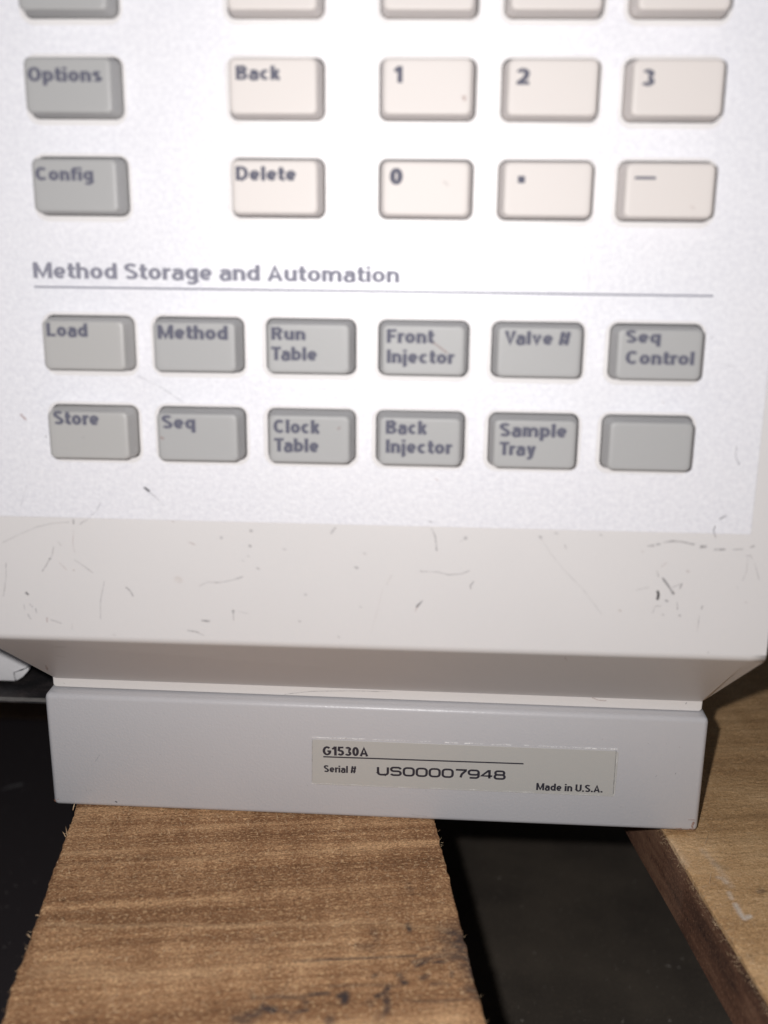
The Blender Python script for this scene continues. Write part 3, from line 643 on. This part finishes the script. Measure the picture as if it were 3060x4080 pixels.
pale_right = z5([([(1010,420),(1100,520),(1180,620),(1240,700),(1300,780)],.0009,.22),([(1170,690),(1215,705),(1250,740)],.0007,.6),([(1340,960),(1380,1040),(1430,1100),(1480,1080)],.0007,1),([(1275,840),(1300,900)],.0006,.6),([(640,330),(800,540)],.002,.2)])
br_ = board('deck_board', Vector((.1527, 0, -.0026)), .0900, -.0012, 'wood2', 23, st_right, pale_right, .00018)
br_['label'] = 'golden rough board to the right of the gap, with a white paint mark'
# runner boards underneath, behind the frame
for yy in (.27, ):
    bm = bmesh.new(); box(bm, -.25, .45, yy, yy+.04, -.1195, -.0180); bm_obj('stringer', bm, 'wood_in', pal)

# fuzz and splinters standing on the sawn surfaces
def fibres(name, parent, spots, seed, lmin=.0004, lmax=.0016, wd=.00005):
    rnd = random.Random(seed); V, Fc = [], []
    for (x, y, z, sc) in spots:
        a = rnd.uniform(0, 2*math.pi); el = rnd.uniform(.05, .8); L_ = rnd.uniform(lmin, lmax)*sc
        d = Vector((math.cos(a)*math.cos(el), math.sin(a)*math.cos(el), math.sin(el))); p0 = Vector((x, y, z-.0001))
        s_ = d.cross(Vector((0, 0, 1))).normalized()*wd*rnd.uniform(.5, 1.4); bend = Vector((rnd.uniform(-1, 1), rnd.uniform(-1, 1), rnd.uniform(-.8, .2)))*L_*.4
        b0 = len(V); up = Vector((0, 0, wd*.7))
        p1 = p0+d*L_*.5; p2 = p0+d*L_+bend
        V += [p0-s_, p0+s_, p0+up, p1-s_*.8, p1+s_*.8, p1+up, p2]
        Fc += [(b0, b0+1, b0+4, b0+3), (b0+1, b0+2, b0+5, b0+4), (b0+2, b0, b0+3, b0+5), (b0+3, b0+4, b0+6), (b0+4, b0+5, b0+6), (b0+5, b0+3, b0+6)]
    o = link(name, mesh(name, V, Fc), 'fibre', parent); o['kind'] = 'stuff'; return o
rnd = random.Random(5)
TN = math.tan(ANG)
sp = []
for k in range(4500):
    y = rnd.uniform(-.07, .012); x = .0074+TN*y+rnd.random()*.0864; sp.append((x, y, -.0007, rnd.choice((.5, .6, .8, 1.0))))
for k in range(50):
    y = rnd.uniform(-.07, .01); x = (.0056 if rnd.random() < .5 else .0957)+TN*y+rnd.gauss(0, .0003); sp.append((x, y, -.0012, rnd.uniform(.4, 1.0)))
fibres('wood_fibres', bl, sp, 1, wd=.00005)
sp = []
for k in range(3000):
    y = rnd.uniform(-.08, .10); x = .151+TN*y+rnd.random()*.06; sp.append((x, y, -.0025, rnd.choice((.6, .8, 1.0, 1.3))))
for k in range(1500):
    y = rnd.uniform(-.06, .01); x = .151+TN*y+rnd.random()**1.5*.016; sp.append((x, y, -.0025, rnd.choice((.8, 1, 1.4))))
for k in range(45):
    y = rnd.uniform(-.07, .01); sp.append((.1506+TN*y+rnd.gauss(0, .0003), y, -.0028, rnd.uniform(.6, 1.2)))
fibres('wood_fibres', br_, sp, 2, wd=.000032)
# a few long splinters
def splinter(pa, pb, z0, lift, parent, wd=.00012):
    a = on(*pa, (0, 0, z0), Vector((0, 0, 1))); b = on(*pb, (0, 0, z0), Vector((0, 0, 1))); b.z += lift
    bm = bmesh.new(); s_ = (b-a).cross(Vector((0, 0, 1))).normalized()*wd; u = Vector((0, 0, wd*1.4))
    A = [bm.verts.new(p) for p in (a-s_, a+s_, a+u)]; mid = a.lerp(b, .6)+Vector((0, 0, .0002)); B = [bm.verts.new(p) for p in (mid-s_*.8, mid+s_*.8, mid+u*.8)]; T = bm.verts.new(b)
    for i in range(3): j = (i+1) % 3; bm.faces.new((A[i], A[j], B[j], B[i])); bm.faces.new((B[i], B[j], T))
    bm.faces.new(A[::-1]); bm_obj('splinter', bm, 'fibre', parent)
for pa, pb, lf in (((2809, 3363), (2824, 3328), .0006), ((2827, 3521), (2833, 3480), .0006), ((2662, 3240-110), (2676, 3132), .0003), ((2718, 3000-60), (2730, 2952), .0002), ((3018, 2962), (3030, 2954), .0003)):
    splinter(pa, pb, -.0024, lf, br_)
for pa, pb, lf in (((290, 3228), (300, 3212), .0010), ((262, 3335), (248, 3318), .0004), ((268, 3330), (262, 3300), .0006), ((160, 3650), (138, 3652), .0002), ((122, 3735), (105, 3728), .0003), ((1108, 3262), (1100, 3249), .0012), ((1118, 3265), (1140, 3252), .0003)):
    splinter(pa, pb, -.0008, lf, bl)

# ------------------------------------------------------------------ ground: black mat under the pallet
ZG = -.1200
V, Fc = [], []
gx = np.linspace(-1.5, 1.5, 61); gy = np.linspace(-1.2, 2.4, 73)
for y in gy:
    for x in gx: V.append((x, y, ZG+.0004*noise.noise(Vector((x*5, y*5, 0)))))
for j in range(72):
    for i in range(60): q = j*61+i; Fc.append((q, q+1, q+62, q+61))
gr = link('ground', mesh('ground', V, Fc), 'mat', None, True); tag(gr, 'black rubber mat with dust and specks below the pallet', 'mat', kind='structure')
rnd = random.Random(9); V, Fc = [], []
def chip(x, y, a, b, rot):
    b0 = len(V); c_, s_ = math.cos(rot), math.sin(rot); h = min(a, b)*.5
    for (u, v, z_) in ((-a, 0, 0), (0, -b, 0), (a, 0, 0), (0, b, 0), (0, 0, h)): V.append((x+u*c_-v*s_, y+u*s_+v*c_, ZG+.0004+z_))
    Fc.extend([(b0, b0+1, b0+4), (b0+1, b0+2, b0+4), (b0+2, b0+3, b0+4), (b0+3, b0, b0+4)])
def chp(px, py, a, b, rot=0):
    q = on(px, py, (0, 0, ZG), Vector((0, 0, 1))); chip(q.x, q.y, a, b, rot)
for px, py, a, b, r in ((2662,3852,.0011,.0003,-.3),(2704,3858,.0004,.0004,0),(2718,3823,.0005,.0003,1),(62,3532,.0004,.0003,0),(26,3560,.0004,.0003,0),(28,3616,.0004,.0003,0),(17,3777,.0004,.0003,0),(40,3481,.0004,.0002,0),(88,3430,.0003,.0002,1),
 (1990,3502,.0005,.0004,0),(2528,3516,.0003,.0003,0),(2080,3616,.0003,.0003,0),(2668,4070,.0006,.0003,0),(2480,4075,.0005,.0003,1),(2080,4070,.0005,.0004,0),(2130,3800,.0003,.0003,0),(140,3516,.0005,.0002,.6)): chp(px, py, a, b, r)
for k in range(1600):
    chip(rnd.uniform(-.12, .25), rnd.uniform(-.12, .25), rnd.uniform(.00012, .00035), rnd.uniform(.0001, .0002), rnd.uniform(0, 3))
db = link('debris', mesh('debris', V, Fc), 'chip'); tag(db, 'tiny pale wood chips and grit scattered over the black mat', 'debris', kind='stuff')
ribbons_m = [([(12,3147),(45,3135),(90,3126)], 26, .28, 'w')]
gs = ribbons('scratch_mark', ribbons_m, lambda px, py: on(px, py, (0, 0, ZG+.0005), Vector((0, 0, 1))), Vector((0, 0, 1)), gr, .0002, 1/10500)
